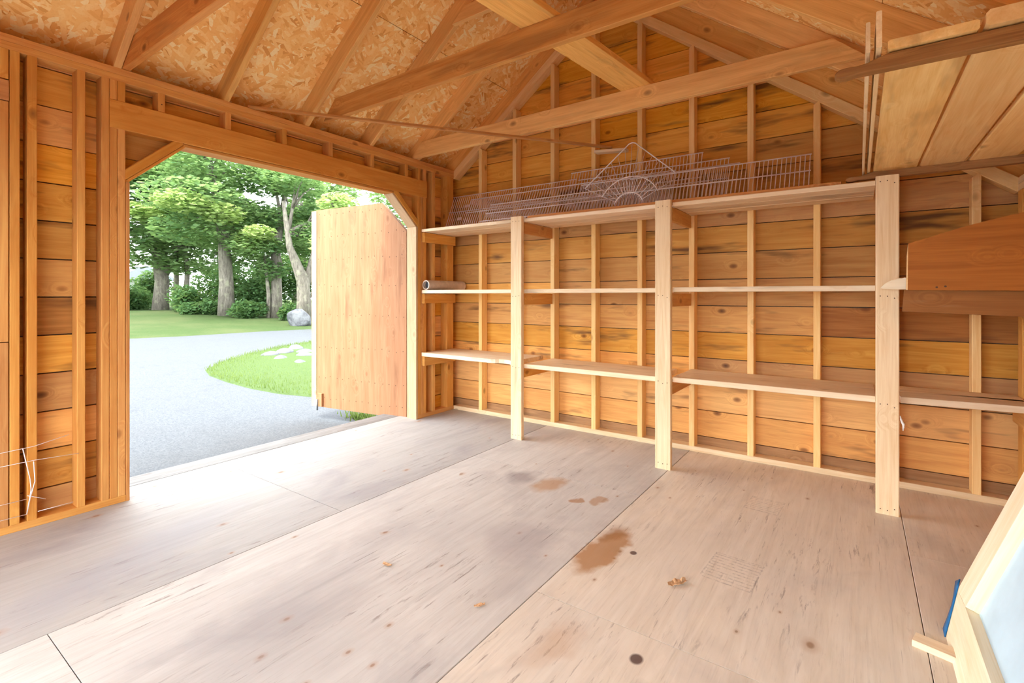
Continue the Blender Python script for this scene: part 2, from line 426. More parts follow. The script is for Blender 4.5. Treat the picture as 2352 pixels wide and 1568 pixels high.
board('threshold', floor, 'sill', (-0.335, -2.95, -0.012), (-0.335, -0.30, -0.012), 0.19, 0.022, (0, 0, 1), 0.006)
prism('joist_rim', floor, 'skin_out', [(-0.42, YR), (W + 0.11, YR), (W + 0.11, 0.11), (-0.42, 0.11)], 0.10, Matrix.Translation((0, 0, -0.124)))

# ------------------------------------------------------------------ wall_back : the gable wall behind the shelves
wall_b = tag(empty('wall_back'), 'gable wall of horizontal orange boards behind upright studs', None, None, 'structure')
board('sole_plate', wall_b, 'pale', (-0.0, SD / 2, 0.019), (W, SD / 2, 0.019), SD, 0.038)
def gable_top(x): return roof_bottom(x) - 0.09
for x in (0.345, 0.752, 1.163, 1.560, 1.962, 2.362, 2.762, 3.158, 3.56, 3.925):
    top = gable_top(x)
    s = PL if x < XR else PR
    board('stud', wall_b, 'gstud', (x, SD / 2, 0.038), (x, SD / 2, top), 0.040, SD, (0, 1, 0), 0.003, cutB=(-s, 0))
# raking plates under the end rafters
cl = math.cos(math.atan(PL)); 
def rake(name, x0, x1, dz, th, w, yc, mat, parent):
    a = (x0, yc, roof_bottom(x0 + (1e-6 if x0 >= XR else 0)) + dz); b_ = (x1, yc, (ZP + PL * x1 if x0 < XR - 1e-4 else 4.89 + PR * x1) + dz)
    return board(name, parent, mat, a, b_, w, th, (0, 0, 1), 0.003)
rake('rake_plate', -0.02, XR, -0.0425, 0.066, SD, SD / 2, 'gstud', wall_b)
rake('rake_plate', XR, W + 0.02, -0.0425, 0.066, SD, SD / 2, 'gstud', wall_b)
# sheathing courses, cut to the roof slope
roof_top_l = lambda z: max(-0.11, (z - (ZP + RD - 0.01)) / PL)
roof_top_r = lambda z: min(W + 0.11, ((z - (RD - 0.01)) - 4.89) / PR)
z = 0.0; k = 0
zs = [0.0] + [0.10 + 0.1965 * i for i in range(20)]
for z0, z1 in zip(zs[:-1], zs[1:]):
    zz0, zz1 = z0 + 0.0028, z1 - 0.0028
    xl0, xl1, xr0, xr1 = roof_top_l(zz0), roof_top_l(zz1), roof_top_r(zz0), roof_top_r(zz1)
    if xr1 - xl1 < 0.1: break
    # some courses are butted over a stud
    joint = {3: 2.362, 5: 3.158, 6: 1.163, 9: 1.962, 11: 2.762, 13: 1.560}.get(k)
    spans = [(xl0, xl1, xr0, xr1)] if joint is None else [(xl0, xl1, joint - .001, joint - .001), (joint + .001, joint + .001, xr0, xr1)]
    for (a0, a1, c0, c1) in spans:
        zc = (zz0 + zz1) / 2; xc = (a0 + c0) / 2
        yo = R.uniform(0, 0.003)
        m = basis((xc, SD + 0.002 + 0.02 + yo, zc), (1, 0, 0), (0, 0, 1))
        prism('plank', wall_b, 'sheath_grey' if k == 0 else 'sheath_dark' if (k == 5 and a0 > 2) else 'sheath', [(a0 - xc, zz0 - zc), (c0 - xc, zz0 - zc), (c1 - xc, zz1 - zc), (a1 - xc, zz1 - zc)], 0.02, m)
    k += 1
gp = [(-0.12, -0.12), (W + 0.12, -0.12), (W + 0.12, 4.89 + PR * (W + .12) + RD), (XR, roof_bottom(XR) + RD), (-0.12, ZP + PL * -0.12 + RD)]
prism('siding', wall_b, 'skin_out', gp, 0.012, basis((0, SD + 0.042, 0), (1, 0, 0), (0, 0, 1)))
board('ledge_block', wall_b, 'pale', (1.60, -0.035, 2.343), (1.87, -0.035, 2.318), 0.07, 0.022)

# ------------------------------------------------------------------ wall_left : the wall with the doorway
wall_l = tag(empty('wall_left'), 'boarded wall with a wide doorway framed in orange lumber', None, None, 'structure')
OY0, OY1, OZ = -2.754, -0.50, 2.075      # opening between rough studs
xc = -SD / 2
board('sole_plate', wall_l, 'stud', (xc, YR, 0.019), (xc, OY0, 0.019), SD, 0.038)
board('sole_plate', wall_l, 'stud', (xc, OY1, 0.019), (xc, 0.0, 0.019), SD, 0.038)
board('top_plate', wall_l, 'stud', (xc, YR, 2.3735), (xc, SD, 2.3735), SD, 0.037)
board('top_plate', wall_l, 'stud', (xc, YR, 2.411), (xc, SD, 2.411), SD, 0.037)
def lstud(y0, y1, z0=0.038, z1=2.355, d=SD, mat='stud'):
    return board('stud', wall_l, mat, (-d / 2, (y0 + y1) / 2, z0), (-d / 2, (y0 + y1) / 2, z1), d, abs(y1 - y0) - 0.001, (0, 1, 0), 0.003)
lstud(-3.219, -3.182); lstud(-3.157, -3.119); lstud(-2.966, -2.930)
lstud(-2.863, -2.827); 
for y0, y1 in ((-2.827, -2.791), (-2.791, -2.754)):
    lstud(y0, y1, 0.038, 2.089); lstud(y0, y1, 2.247, 2.355)
# framing of a blocked-up opening at the far left edge
lstud(-3.262, -3.221, 0.038, 0.93, mat='tie'); lstud(-3.262, -3.221, 0.935, 2.10, mat='stud')
board('block', wall_l, 'tie', (-0.044, -3.60, 2.155), (-0.044, -3.221, 2.155), SD, 0.10)
lstud(-3.262, -3.221, 2.21, 2.355)
for y in (-3.66, -4.07, -4.48): lstud(y - .019, y + .019)
# header and cripples
board('header', wall_l, 'stud', (-0.043, -2.827, 2.168), (-0.043, -0.385, 2.168), 0.090, 0.157, (0, 0, 1), 0.003)
for y in (-2.578, -2.200, -1.811, -1.432, -1.027, -0.641): lstud(y - .0185, y + .0185, 2.247, 2.355)
# right of the doorway
lstud(-0.498, -0.461); lstud(-0.461, -0.425, 0.038, 2.088); lstud(-0.425, -0.388, 0.038, 2.088); lstud(-0.425, -0.388, 2.248, 2.355)
lstud(-0.310, -0.268, 0.038, 2.355); lstud(-0.100, -0.003, 0.038, 2.355)
# jambs, head and corner braces of the doorway
jamb = dict(ch=0.003)
board('jamb', wall_l, 'tie', (-0.062, OY0 + 0.010, 0.0), (-0.062, OY0 + 0.010, 1.80), 0.125, 0.018, (0, 1, 0))
board('jamb', wall_l, 'jambp', (-0.062, OY1 - 0.012, 0.0), (-0.062, OY1 - 0.012, 1.80), 0.125, 0.022, (0, 1, 0))
board('head_jamb', wall_l, 'stud', (-0.066, -2.46, OZ + 0.004), (-0.066, -0.78, OZ + 0.004), 0.115, 0.018)
for s, ya, yb in ((1, OY0, -2.455), (-1, OY1, -0.795)):
    n = Vector((0, -0.275 * s, 0.295)).normalized() if s > 0 else Vector((0, 0.275, 0.295)).normalized()
    a = Vector((-0.048, ya, 1.80)) ; b_ = Vector((-0.048, yb, 2.075))
    nrm = Vector((0, -(b_ - a).z, (b_ - a).y)).normalized()
    if nrm.z < 0: nrm = -nrm
    board('corner_brace', wall_l, 'stud', a + nrm * 0.03, b_ + nrm * 0.03, 0.09, 0.045, nrm, 0.003)
    board('brace_lining', wall_l, 'jambp' if s < 0 else 'stud', a + nrm * -0.002 + Vector((-0.02, 0, 0)), b_ + nrm * -0.002 + Vector((-0.02, 0, 0)), 0.115, 0.016, nrm, 0.003)
# sheathing
zs = [0.0] + [0.156 + 0.199 * i for i in range(14)]
for z0, z1 in zip(zs[:-1], zs[1:]):
    if z0 > 2.40: break
    zz0, zz1 = z0 + 0.003, min(z1, 2.43) - 0.003
    def lp(ya, yb, za=zz0, zb=zz1, mat='sheath'):
        board('plank', wall_l, mat, (-0.101 - R.uniform(0, .003), ya, (za + zb) / 2), (-0.101, yb, (za + zb) / 2), 0.02, zb - za, (0, 0, 1), 0.002)
    if z1 <= 2.0 :
        lp(YR, OY0 - 0.002, mat='sheath_dark' if 0.94 < z0 < 0.97 else 'sheath'); lp(OY1 + 0.002, 0.085)
    elif z0 < 2.0:
        pass
    else: lp(YR, 0.085)
for ya, yb in ((YR, OY0 - 0.002), (OY1 + 0.002, 0.085)):
    board('plank', wall_l, 'sheath', (-0.101, ya, 2.046), (-0.101, yb, 2.046), 0.02, 0.195, (0, 0, 1), 0.002)
for s, y0, y1 in ((1, OY0, -2.46), (-1, OY1, -0.79)):
    m = basis((-0.101, 0, 0), (0, 1, 0), (0, 0, 1))
    prism('plank', wall_l, 'sheath', [(y0, 1.80), (y0, 1.946), (y0 + s * 0.155, 1.946)], 0.018, m)
    prism('plank', wall_l, 'sheath', [(y0, 1.950), (y0, 2.145), (-1.6, 2.145), (-1.6, 2.09), (y1, 2.085), (y0 + s * 0.158, 1.950)], 0.018, m)
# outer skin with the opening left free
m = basis((-0.118, 0, 0), (0, 1, 0), (0, 0, 1))
for nm, pts in (('siding', [(YR, -0.12), (OY0, -0.12), (OY0, 2.42), (YR, 2.42)]), ('siding', [(OY1, -0.12), (0.14, -0.12), (0.14, 2.42), (OY1, 2.42)]),
                ('siding', [(OY0, 1.80), (-2.455, 2.085), (-0.795, 2.085), (OY1, 1.80), (OY1, 2.42), (OY0, 2.42)])):
    prism(nm, wall_l, 'skin_out', [(y, zz) for y, zz in pts], -0.012, m)
nails(wall_l, [(0.0005, -2.578, 2.29)], (1, 0, 0), 0.004)

# ------------------------------------------------------------------ wall_right : the low wall
wall_r = tag(empty('wall_right'), 'low boarded side wall at the right edge with corner stud', None, None, 'structure')
xc = W + SD / 2
board('sole_plate', wall_r, 'stud', (xc, YR, 0.019), (xc, 0, 0.019), SD, 0.038)
board('top_plate', wall_r, 'pale', (xc, YR, ZR - 0.019), (xc, SD, ZR - 0.019), SD, 0.038)
board('top_plate', wall_r, 'pale', (xc, YR, ZR - 0.057), (xc, SD, ZR - 0.057), SD, 0.038)
for y in (-0.045, -0.62, -1.03, -1.44, -1.85, -2.26, -2.67, -3.08, -3.49, -3.9, -4.31):
    wdt = 0.088 if y > -0.1 else 0.038
    board('stud', wall_r, 'stud', (xc, y, 0.038), (xc, y, ZR - 0.076), SD, wdt, (0, 1, 0), 0.003)
for i in range(10):
    z0, z1 = i * 0.2 + 0.002, i * 0.2 + 0.198
    if z0 > 1.75: break
    board('plank', wall_r, 'sheath', (W + SD + 0.012, YR, (z0 + z1) / 2), (W + SD + 0.012, 0.085, (z0 + z1) / 2), 0.02, z1 - z0)
prism('siding', wall_r, 'skin_out', [(YR, -0.12), (0.14, -0.12), (0.14, 1.80), (YR, 1.80)], 0.012, basis((W + SD + 0.03, 0, 0), (0, 1, 0), (0, 0, 1)))

# ------------------------------------------------------------------ wall_front : unseen end behind the viewer, with an opening added for fill light
wall_f = tag(empty('wall_front'), 'unseen gable end behind the viewer with a wide opening added for fill light', None, None, 'structure')
m = basis((0, YR - 0.01, 0), (1, 0, 0), (0, 0, 1))
prism('siding', wall_f, 'sheath', [(-0.1, -0.1), (0.15, -0.1), (0.15, 1.8), (-0.1, 1.8)], 0.03, m)
prism('siding', wall_f, 'sheath', [(3.95, -0.1), (W + .1, -0.1), (W + .1, 1.8), (3.95, 1.8)], 0.03, m)
prism('siding', wall_f, 'sheath', [(-0.1, 1.8), (W + .1, 1.8), (XR, roof_bottom(XR) + RD), (-0.1, ZP + RD - .075)], 0.03, m)

# ------------------------------------------------------------------ ceiling : rafters, strand board, ridge, ties
ceil = tag(empty('ceiling', (0, 0, 2.43)), 'open gable roof of rafters under strand board panels', None, None, 'structure')
al = math.atan(PL); ar = math.atan(-PR)
raf = (0.045, -0.49, -1.035, -1.635, -2.21, -2.79, -3.37, -3.95, -4.57)
for y in raf:
    for sgn in (0, 1):
        if sgn == 0: a = Vector((-0.30, y, ZP + PL * -0.30)); b_ = Vector((XR - 0.0, y, roof_bottom(XR)))
        else: a = Vector((XR, y, roof_bottom(XR))); b_ = Vector((W + 0.30, y, 4.89 + PR * (W + .30)))
        d = (b_ - a).normalized(); nrm = Vector((-d.z, 0, d.x)); 
        if nrm.z < 0: nrm = -nrm
        board('rafter', ceil, 'rafter', a + nrm * 0.07, b_ + nrm * 0.07, 0.038, 0.14, nrm, 0.003)
board('ridge_board', ceil, 'rafter', (XR, YR, roof_bottom(XR) + 0.09), (XR, 0.09, roof_bottom(XR) + 0.09), 0.03, 0.20)
def roof_sheets(side):
    if side == 0: o = Vector((0, 0, ZP + RD)); d = Vector((1, 0, PL)).normalized(); s0, s1 = -0.40, (XR) / d.x
    else: o = Vector((XR, 0, roof_bottom(XR) + RD)); d = Vector((1, 0, PR)).normalized(); s0, s1 = 0.0, (W + 0.35 - XR) / d.x
    nrm = Vector((-d.z, 0, d.x)); row = 0; s = s0 if side == 0 else s1
    rows = []
    if side == 0:
        rows = [(-0.40, 0.82), (0.82, s1)]
    else:
        rows = [(s1 - 1.22, s1), (s1 - 2.44, s1 - 1.22), (0.0, s1 - 2.44)]
    for r, (sa, sb) in enumerate(rows):
        cuts = [0.12, -1.06, -3.40, YR - 0.2] if r % 2 == 0 else [0.12, -2.22, YR - 0.2]
        for yb, ya in zip(cuts[:-1], cuts[1:]):
            g = 0.002
            m = basis(o + d * ((sa + sb) / 2) + Vector((0, (ya + yb) / 2, 0)) , (0, 1, 0), tuple(-d) )
            L, w = yb - ya - 2 * g, sb - sa - 2 * g
            me_p = [(-L / 2, -w / 2), (L / 2, -w / 2), (L / 2, w / 2), (-L / 2, w / 2)]
            prism('roof_panel', ceil, 'osb', me_p, 0.012 , m)
    # weather skin outside
    m = basis(o + nrm * 0.016, (0, 1, 0), tuple(-d))
    prism('roof_skin', ceil, 'skin_out', [(YR - .25, -s1), (0.16, -s1), (0.16, -s0), (YR - .25, -s0)], 0.01, m)
roof_sheets(0); roof_sheets(1)
board('eave_block', ceil, 'skin_out', (-0.37, YR, 2.30), (-0.37, 0.15, 2.30), 0.02, 0.16)
board('soffit', ceil, 'skin_out', (-0.245, YR, 2.225), (-0.245, 0.15, 2.225), 0.25, 0.012)
board('eave_block', ceil, 'skin_out', (W + 0.34, YR, 1.66), (W + 0.34, 0.15, 1.66), 0.02, 0.18)
board('soffit', ceil, 'skin_out', (W + 0.23, YR, 1.575), (W + 0.23, 0.15, 1.575), 0.22, 0.012)
# tie beams, sawn to the slope at each end
def tie(y, mat, x0=0.02, x1=3.27, z=2.432, hgt=0.14, dz=0.0):
    a = (x0, y, z + hgt / 2); b_ = (x1, y, z + hgt / 2 + dz)
    return board('tie_beam', ceil, mat, a, b_, 0.038, hgt, (0, 0, 1), 0.003, cutA=(0, 1 / PL * 0.75), cutB=(0, -1.1))
tie(-2.750, 'tie'); tie(-1.594, 'tie', 0.24, 3.24); tie(-0.531, 'rafter', 0.03, 3.34)
tie(-3.91, 'tie')
# collar ties up by the ridge
for y in (-1.073, -0.527, -2.25):
    board('collar_tie', ceil, 'rafter', (1.02, y, 3.18), (2.24, y, 3.18), 0.036, 0.10, (0, 0, 1), 0.003, cutA=(0, 1.2), cutB=(0, -1.2))

# ------------------------------------------------------------------ door_1 : the open door leaf
HX, HY = -0.150, -0.488
dd = Vector((-1.267, -0.175, 0)).normalized(); DW = 1.278
door = tag(empty('door_1', (HX, HY, -0.02)), 'open plywood door leaf with clipped top corner outside the doorway', None, None, 'structure')
dn = Vector((0, 0, 1)).cross(dd)         # faces the viewer's side?
if dn.y > 0: dn = -dn
Mx = basis((HX, HY, -0.02), tuple(dd), (0, 0, 1))
if (Mx.to_3x3() @ Vector((0, 0, 1))).dot(dn) < 0: th = 0.035; zoff = -0.035
DH = 2.085
fz = 1 if (Mx.to_3x3() @ Vector((0, 0, 1))).dot(dn) > 0 else -1
# plywood face: grain upright, so local x is upright
Mup = basis(Vector((HX, HY, -0.02)), (0, 0, 1), tuple(dd))
fs_ = 1 if (Mup.to_3x3() @ Vector((0, 0, 1))).dot(dn) > 0 else -1
prism('door_panel', door, 'plydoor', [(0.0, 0.0), (1.79, 0.0), (DH, 0.30), (DH, DW - 0.075), (0.0, DW - 0.075)], 0.02 * fs_, Mup)
Mb = basis(Vector((HX, HY, -0.02)) - dn * 0.022, (0, 0, 1), tuple(dd))
for i in range(9):                       # outer boards of the leaf
    y0, y1 = i * DW / 9 + 0.002, (i + 1) * DW / 9 - 0.002
    zt = lambda yy: min(DH, 1.79 + yy * 0.98)
    pts = [(0.0, y0), (zt(y0), y0), (zt(y1), y1), (0.0, y1)]
    prism('door_board', door, 'tie', pts, 0.02 * fs_, Mb)
Me = basis(Vector((HX, HY, -0.02)) + dn * 0.002, (0, 0, 1), tuple(dd))
prism('edge_strip', door, 'jambp', [(0.0, DW - 0.072), (DH - 0.01, DW - 0.072), (DH - 0.01, DW), (0.0, DW)], 0.024 * fs_, Me)
p0 = Vector((HX, HY, -0.02)) + dd * (DW - 0.135) + dn * 0.033
board('bolt_block', door, 'plydoor', p0 + Vector((0, 0, 0.01)), p0 + Vector((0, 0, 0.145)), 0.075, 0.026, tuple(dn), 0.003)
tubes('bolt', door, 'steel', [[p0 + dn * 0.018 + dd * 0.02 + Vector((0, 0, -0.03)), p0 + dn * 0.018 + dd * 0.02 + Vector((0, 0, 0.085))]], 0.008, 8)
for zh in (0.14, 0.98, 1.62):
    p = Vector((HX, HY, zh)) - dd * 0.012 + dn * 0.004
    board('hinge', door, 'iron', p - Vector((0, 0, 0.05)), p + Vector((0, 0, 0.05)), 0.05, 0.018, tuple(dn), 0.003)
npts = []
for zi in (0.10, 0.32, 0.64, 0.98, 1.28, 1.56, 1.80, 2.03):
    for j in range(14):
        yy = 0.04 + j * 0.087 + R.uniform(-.012, .012)
        zz = zi + R.uniform(-.012, .012)
        if zz < 1.76 + yy * 0.98: npts.append(Vector((HX, HY, -0.02)) + dd * yy + dn * 0.020 + Vector((0, 0, zz)))
nails(door, npts, tuple(dn), 0.0045)

# ------------------------------------------------------------------ shelving unit
su = tag(empty('shelving_unit', (2.0, -0.25, 0)), 'pale three-post wooden shelving built along the gable wall', 'shelving')
YS = -0.466
posts = ((1.066, 1.172), (2.258, 2.362), (3.455, 3.555))
for i, (x0, x1) in enumerate(posts):
    xm = (x0 + x1) / 2
    p = board('post', su, 'pale', (xm, YS - 0.020, 0.0), (xm, YS - 0.020, 1.795), x1 - x0, 0.038, (0, 1, 0), 0.004)
    pts = []
    for zz in (0.03, 0.575, 1.15, 1.755):
        for q in (-.03, 0.0, .03): pts.append((xm + q, YS - 0.0385, zz + R.uniform(-.008, .012)))
    nails(p, pts, (0, -1, 0), 0.003)
bays = ((0.012, 1.066), (1.172, 2.258), (2.362, 3.455))
def shelf_boards(x0, x1, ztop, th, edges, mat, zl=0.0):
    for e0, e1 in zip(edges[:-1], edges[1:]):
        dz = R.uniform(-0.002, 0.002)
        board('shelf_board', su, mat, (x0, (e0 + e1) / 2, ztop - th / 2 + dz), (x1, (e0 + e1) / 2, ztop - th / 2 + zl + dz), abs(e1 - e0) - 0.003, th, (0, 0, 1), 0.003)
for i, (x0, x1) in enumerate(bays):
    xa = x0 - (0.04 if i else 0); xb = x1 + (0.04 if i < 2 else 0.06)
    # boards butt at the posts on the cleats
    shelf_boards(x0 + 0.001, x1 - 0.001, 1.781, 0.027, (YS, -0.31, -0.155, -0.002), 'shelf')
    shelf_boards(x0 + 0.001, x1 - 0.001, 1.207 + 0.004 * i, 0.031, (YS, -0.27, -0.08), 'shelf')
    if i == 0:                            # its front board is split away near the post
        shelf_boards(x0 + 0.001, x1 - 0.001, 0.622, 0.034, (-0.235, -0.004), 'shelf')
        pts = [(0.013, YS), (0.84, YS), (0.875, YS + 0.008), (0.90, YS + 0.030), (0.95, YS + 0.036), (1.01, YS + 0.028), (1.03, YS + 0.006), (1.065, YS), (1.065, -0.238), (0.013, -0.238)]
        prism('shelf_board', su, 'shelf', [(px - .54, py + .35) for px, py in pts], 0.034, Matrix.Translation((0.54, -0.35, 0.588)))
    else: shelf_boards(x0 + 0.001, x1 - 0.001, (0.622, 0.606, 0.614)[i], 0.034, (YS, -0.235, -0.004), 'shelf')
board('shelf_board', su, 'tie', (1.19, -0.405, 1.792), (3.30, -0.405, 1.792), 0.075, 0.020)
# last bay, only the lowest shelf
board('shelf_board', su, 'shelf', (3.556, -0.310, 0.598), (4.086, -0.255, 0.598), 0.20, 0.034)
board('shelf_board', su, 'shelf', (3.556, -0.105, 0.598), (4.086, -0.105, 0.598), 0.19, 0.034)
# cleats
for zt in (1.752, 1.174, 0.586):
    board('cleat', su, 'stud', (0.022, -0.455, zt - 0.046), (0.022, -0.02, zt - 0.046), 0.038, 0.089)
    for xm in (1.150, 2.345, 3.535):
        if xm > 3.5 and zt > 1.7: continue
        if zt < 0.7:
            board('cleat', su, 'stud', (xm, -0.447, zt - 0.046), (xm, -0.002, zt - 0.046), 0.030, 0.089, (0, 0, 1), 0.002, cutB=(0, 0))
        else:
            board('cleat', su, 'stud', (xm, -0.447, zt - 0.046), (xm, -0.002, zt - 0.046), 0.030, 0.089)
board('cleat', su, 'stud', (4.070, -0.52, 0.535), (4.070, -0.10, 0.535), 0.038, 0.089)
# filler strip seen hanging from the right post
tubes('frayed_string', su, 'paper', [[(3.558, -0.500, 0.53), (3.566, -0.507, 0.50), (3.575, -0.508, 0.47)], [(3.558, -0.505, 0.515), (3.572, -0.508, 0.49), (3.570, -0.506, 0.455)]], [0.002, 0.006, 0.002], 6)

# ------------------------------------------------------------------ wire shelves stacked on the top shelf
def wire_shelf(x0, x1, yb, yt, zt, label, tags=()):
    zb = 1.800
    o = empty('wire_shelf', (x0, yb, 1.785)); tag(o, label, 'wire shelf', 'wire shelves leaning on the top shelf')
    vec = Vector((0, yt - yb, zt - zb)); n = Vector((0, -vec.z, vec.y)).normalized()
    P = lambda x, v: Vector((x, yb, zb)) + vec * v
    for v in (0.0, 0.52, 1.0):
        tubes('rod', o, 'wire', [[P(x0, v) + n * 0.004, P(x1, v) + n * 0.004]], 0.0042, 6)
    tubes('rod', o, 'wire', [[P(x0, 0.0) + n * 0.028, P(x1, 0.0) + n * 0.028]], 0.0034, 6)
    ls = []; k = int((x1 - x0) / 0.0262)
    for i in range(k + 1):
        x = x0 + 0.008 + i * (x1 - x0 - 0.016) / k
        ls.append([P(x, 0.0) + n * 0.026, P(x, 0.0), P(x, 1.0)])
    c = tubes('cross_wires', o, 'wire', ls, 0.0029, 4, False); c['kind'] = 'stuff'
    for (xx, v) in tags:
        prism('tag', o, 'plastic', [(0, 0), (0.055, 0), (0.055, 0.032), (0, 0.032)], 0.002, basis(P(xx, v) + n * 0.009, (1, 0, 0), tuple(vec)))
    return o
wire_shelf(1.36, 2.45, -0.150, -0.012, 2.205, 'rearmost white wire shelf standing highest behind the corner shelf')
wire_shelf(0.03, 1.42, -0.175, -0.030, 2.145, 'white wire shelf reaching farthest towards the doorway corner', ((0.22, 0.62), (0.17, 0.25)))
wire_shelf(1.45, 2.64, -0.200, -0.055, 2.125, 'white wire shelf ending second highest behind the middle post')
wire_shelf(0.30, 1.66, -0.228, -0.082, 2.085, 'white wire shelf leaning above the first bay, behind two others')
wire_shelf(1.00, 2.28, -0.255, -0.108, 2.080, 'white wire shelf in the thick of the stack over the middle bay')
wire_shelf(1.52, 2.72, -0.280, -0.134, 2.060, 'white wire shelf ending just short of the longest-reaching one')
wire_shelf(1.95, 3.14, -0.306, -0.160, 2.045, 'white wire shelf sticking out farthest towards the right post')
wire_shelf(0.62, 1.90, -0.330, -0.186, 1.985, 'frontmost low white wire shelf above the first post')

# corner wire shelf standing in front of the stack
cs = tag(empty('corner_wire_shelf', (2.02, -0.37, 1.802)), 'triangular white wire corner shelf with rounded tip standing upright', 'wire shelf')
O = Vector((2.02, -0.305, 2.285)); U = Vector((1, 0.0, 0)); V = Vector((0, -0.16, -1)).normalized()
Q = lambda u, v: O + U * u + V * v
hw_, hh_ = 0.36, 0.31
outer = [Q(-hw_, hh_), Q(-0.045, 0.030), Q(-0.025, 0.011), Q(0, 0.004), Q(0.025, 0.011), Q(0.045, 0.030), Q(hw_ * 0.92, hh_ * 0.92)]
tubes('rim', cs, 'wire', [outer], 0.0042, 6)
Cc = (0.0, 0.50)
def arc(r, a0, a1): return [Q(Cc[0] + r * math.sin(math.radians(a)), Cc[1] - r * math.cos(math.radians(a))) for a in range(a0, a1 + 1, 8)]
tubes('arc_wire', cs, 'wire', [arc(0.235, -64, 64)], 0.0038, 6); tubes('arc_wire', cs, 'wire', [arc(0.115, -72, 72)], 0.0038, 6)
ls = []
for i in range(-7, 8):
    t = i / 7.0
    e = (t * hw_, 0.01 + abs(t) * (hh_ - 0.01))
    d = Vector((Cc[0] - e[0], Cc[1] - e[1])); L = d.length; d.normalize()
    end = Vector(e) + d * max(0.02, L - 0.10)
    ls.append([Q(*e), Q(end.x, min(end.y, 0.47))])
c = tubes('radial_wires', cs, 'wire', ls, 0.0021, 4); c['kind'] = 'stuff'

# ------------------------------------------------------------------ foil roll on the middle shelf
roll = tag(empty('foil_roll', (0.12, -0.24, 1.212)), 'silver grey rolled sheet lying on the middle shelf by the doorway', 'roll')
a, b_ = Vector((0.055, -0.452, 1.257)), Vector((0.058, 0.070, 1.257))
d = (b_ - a).normalized()
vs, fs = [], []
for (s, r) in ((0.0, 0.045), (1.0, 0.045)):
    p = a.lerp(b_, s); u = Vector((0, 0, 1)); v = d.cross(u)
    for rr in (r, r - 0.009):
        for k in range(28): 
            an = 2 * math.pi * k / 28; vs.append(p + (u * math.cos(an) + v * math.sin(an)) * rr)
for k in range(28):
    j = (k + 1) % 28
    fs += [(k, j, 56 + j, 56 + k), (28 + j, 28 + k, 84 + k, 84 + j), (j, k, 28 + k, 28 + j), (56 + k, 56 + j, 84 + j, 84 + k)]
me = mesh('sheet', vs, fs, True)
me.set_sharp_from_angle(angle=0.6)
link('sheet', me, 'tube', roll)
tubes('core', roll, 'tubeend', [[a + d * 0.03, b_ - d * 0.02]], 0.0355, 20)

# ------------------------------------------------------------------ loose pieces overhead
pl = board('plank', None, 'rafter', (1.86, -3.02, 2.590), (2.155, -0.40, 2.590), 0.205, 0.036)
tag(pl, 'wide loose plank lying flat across the tie beams', 'plank')
lath = board('lath', None, 'tie', (-0.02, -2.06, 2.441), (1.735, -0.025, 2.362), 0.032, 0.018, (0, 0, 1), 0.002)
tag(lath, 'long thin lath strung from the door wall plate to the gable', 'lath')

def baluster(y, z, x0, x1, label):
    # shaped end: ogee nose at the left
    pr = [(x1, 0.0), (x1, 0.040), (x0 + 0.135, 0.040), (x0 + 0.118, 0.038), (x0 + 0.098, 0.032), (x0 + 0.078, 0.0255), (x0 + 0.058, 0.0225), (x0 + 0.030, 0.0240), (x0 + 0.014, 0.0225), (x0 + 0.004, 0.016), (x0, 0.008), (x0 + 0.004, 0.0005), (x0 + 0.014, -0.003), (x0 + 0.030, -0.0035), (x0 + 0.055, 0.0)]
    cx = (x0 + x1) / 2
    o = prism('rail', None, 'treated', [(px - cx, pz - 0.02) for px, pz in pr], 0.038, basis((cx, y + 0.038, z + 0.02), (1, 0, 0), (0, 0, 1)))
    bv = o.modifiers.new('edge', 'BEVEL'); bv.width = 0.003; bv.segments = 2; bv.limit_method = 'ANGLE'
    tag(o, label, 'rail', 'shaped rails carrying the loft boards'); return o
baluster(-2.065, 1.790, 3.322, 4.085, 'dark shaped rail with curled end nearest overhead under the loft boards')
baluster(-0.440, 1.796, 3.320, 4.085, 'dark shaped rail with curled end resting over the right shelf post')
for i, (x0, x1, th, lab, y0) in enumerate(((3.446, 3.632, 0.026, 'flat loft board next to the thin upright strips', -2.075), (3.642, 3.822, 0.040, 'middle thick loft board with a chamfered end', -2.085), (3.834, 4.010, 0.022, 'loft board nearest the low side wall', -2.06))):
    zc = 1.832 + 0.002 + th / 2
    o = board('loft_board', None, 'loft', ((x0 + x1) / 2, y0, zc), ((x0 + x1) / 2, -0.24, zc), x1 - x0, th, (0, 0, 1), 0.004 if i != 1 else 0.012)
    tag(o, lab, 'board', 'boards laid across the two rails')
for i, (x, th, hgt, y0, lab) in enumerate(((3.402, 0.010, 0.085, -2.085, 'outer thin strip standing on edge beside the loft boards'), (3.426, 0.013, 0.100, -2.105, 'inner thin strip standing on edge against the first loft board'))):
    o = board('thin_strip', None, 'pale', (x, y0, 1.834 + hgt / 2), (x, -0.22, 1.834 + hgt / 2), th, hgt, (0, 0, 1), 0.002)
    tag(o, lab, 'strip', 'thin strips on the rails')

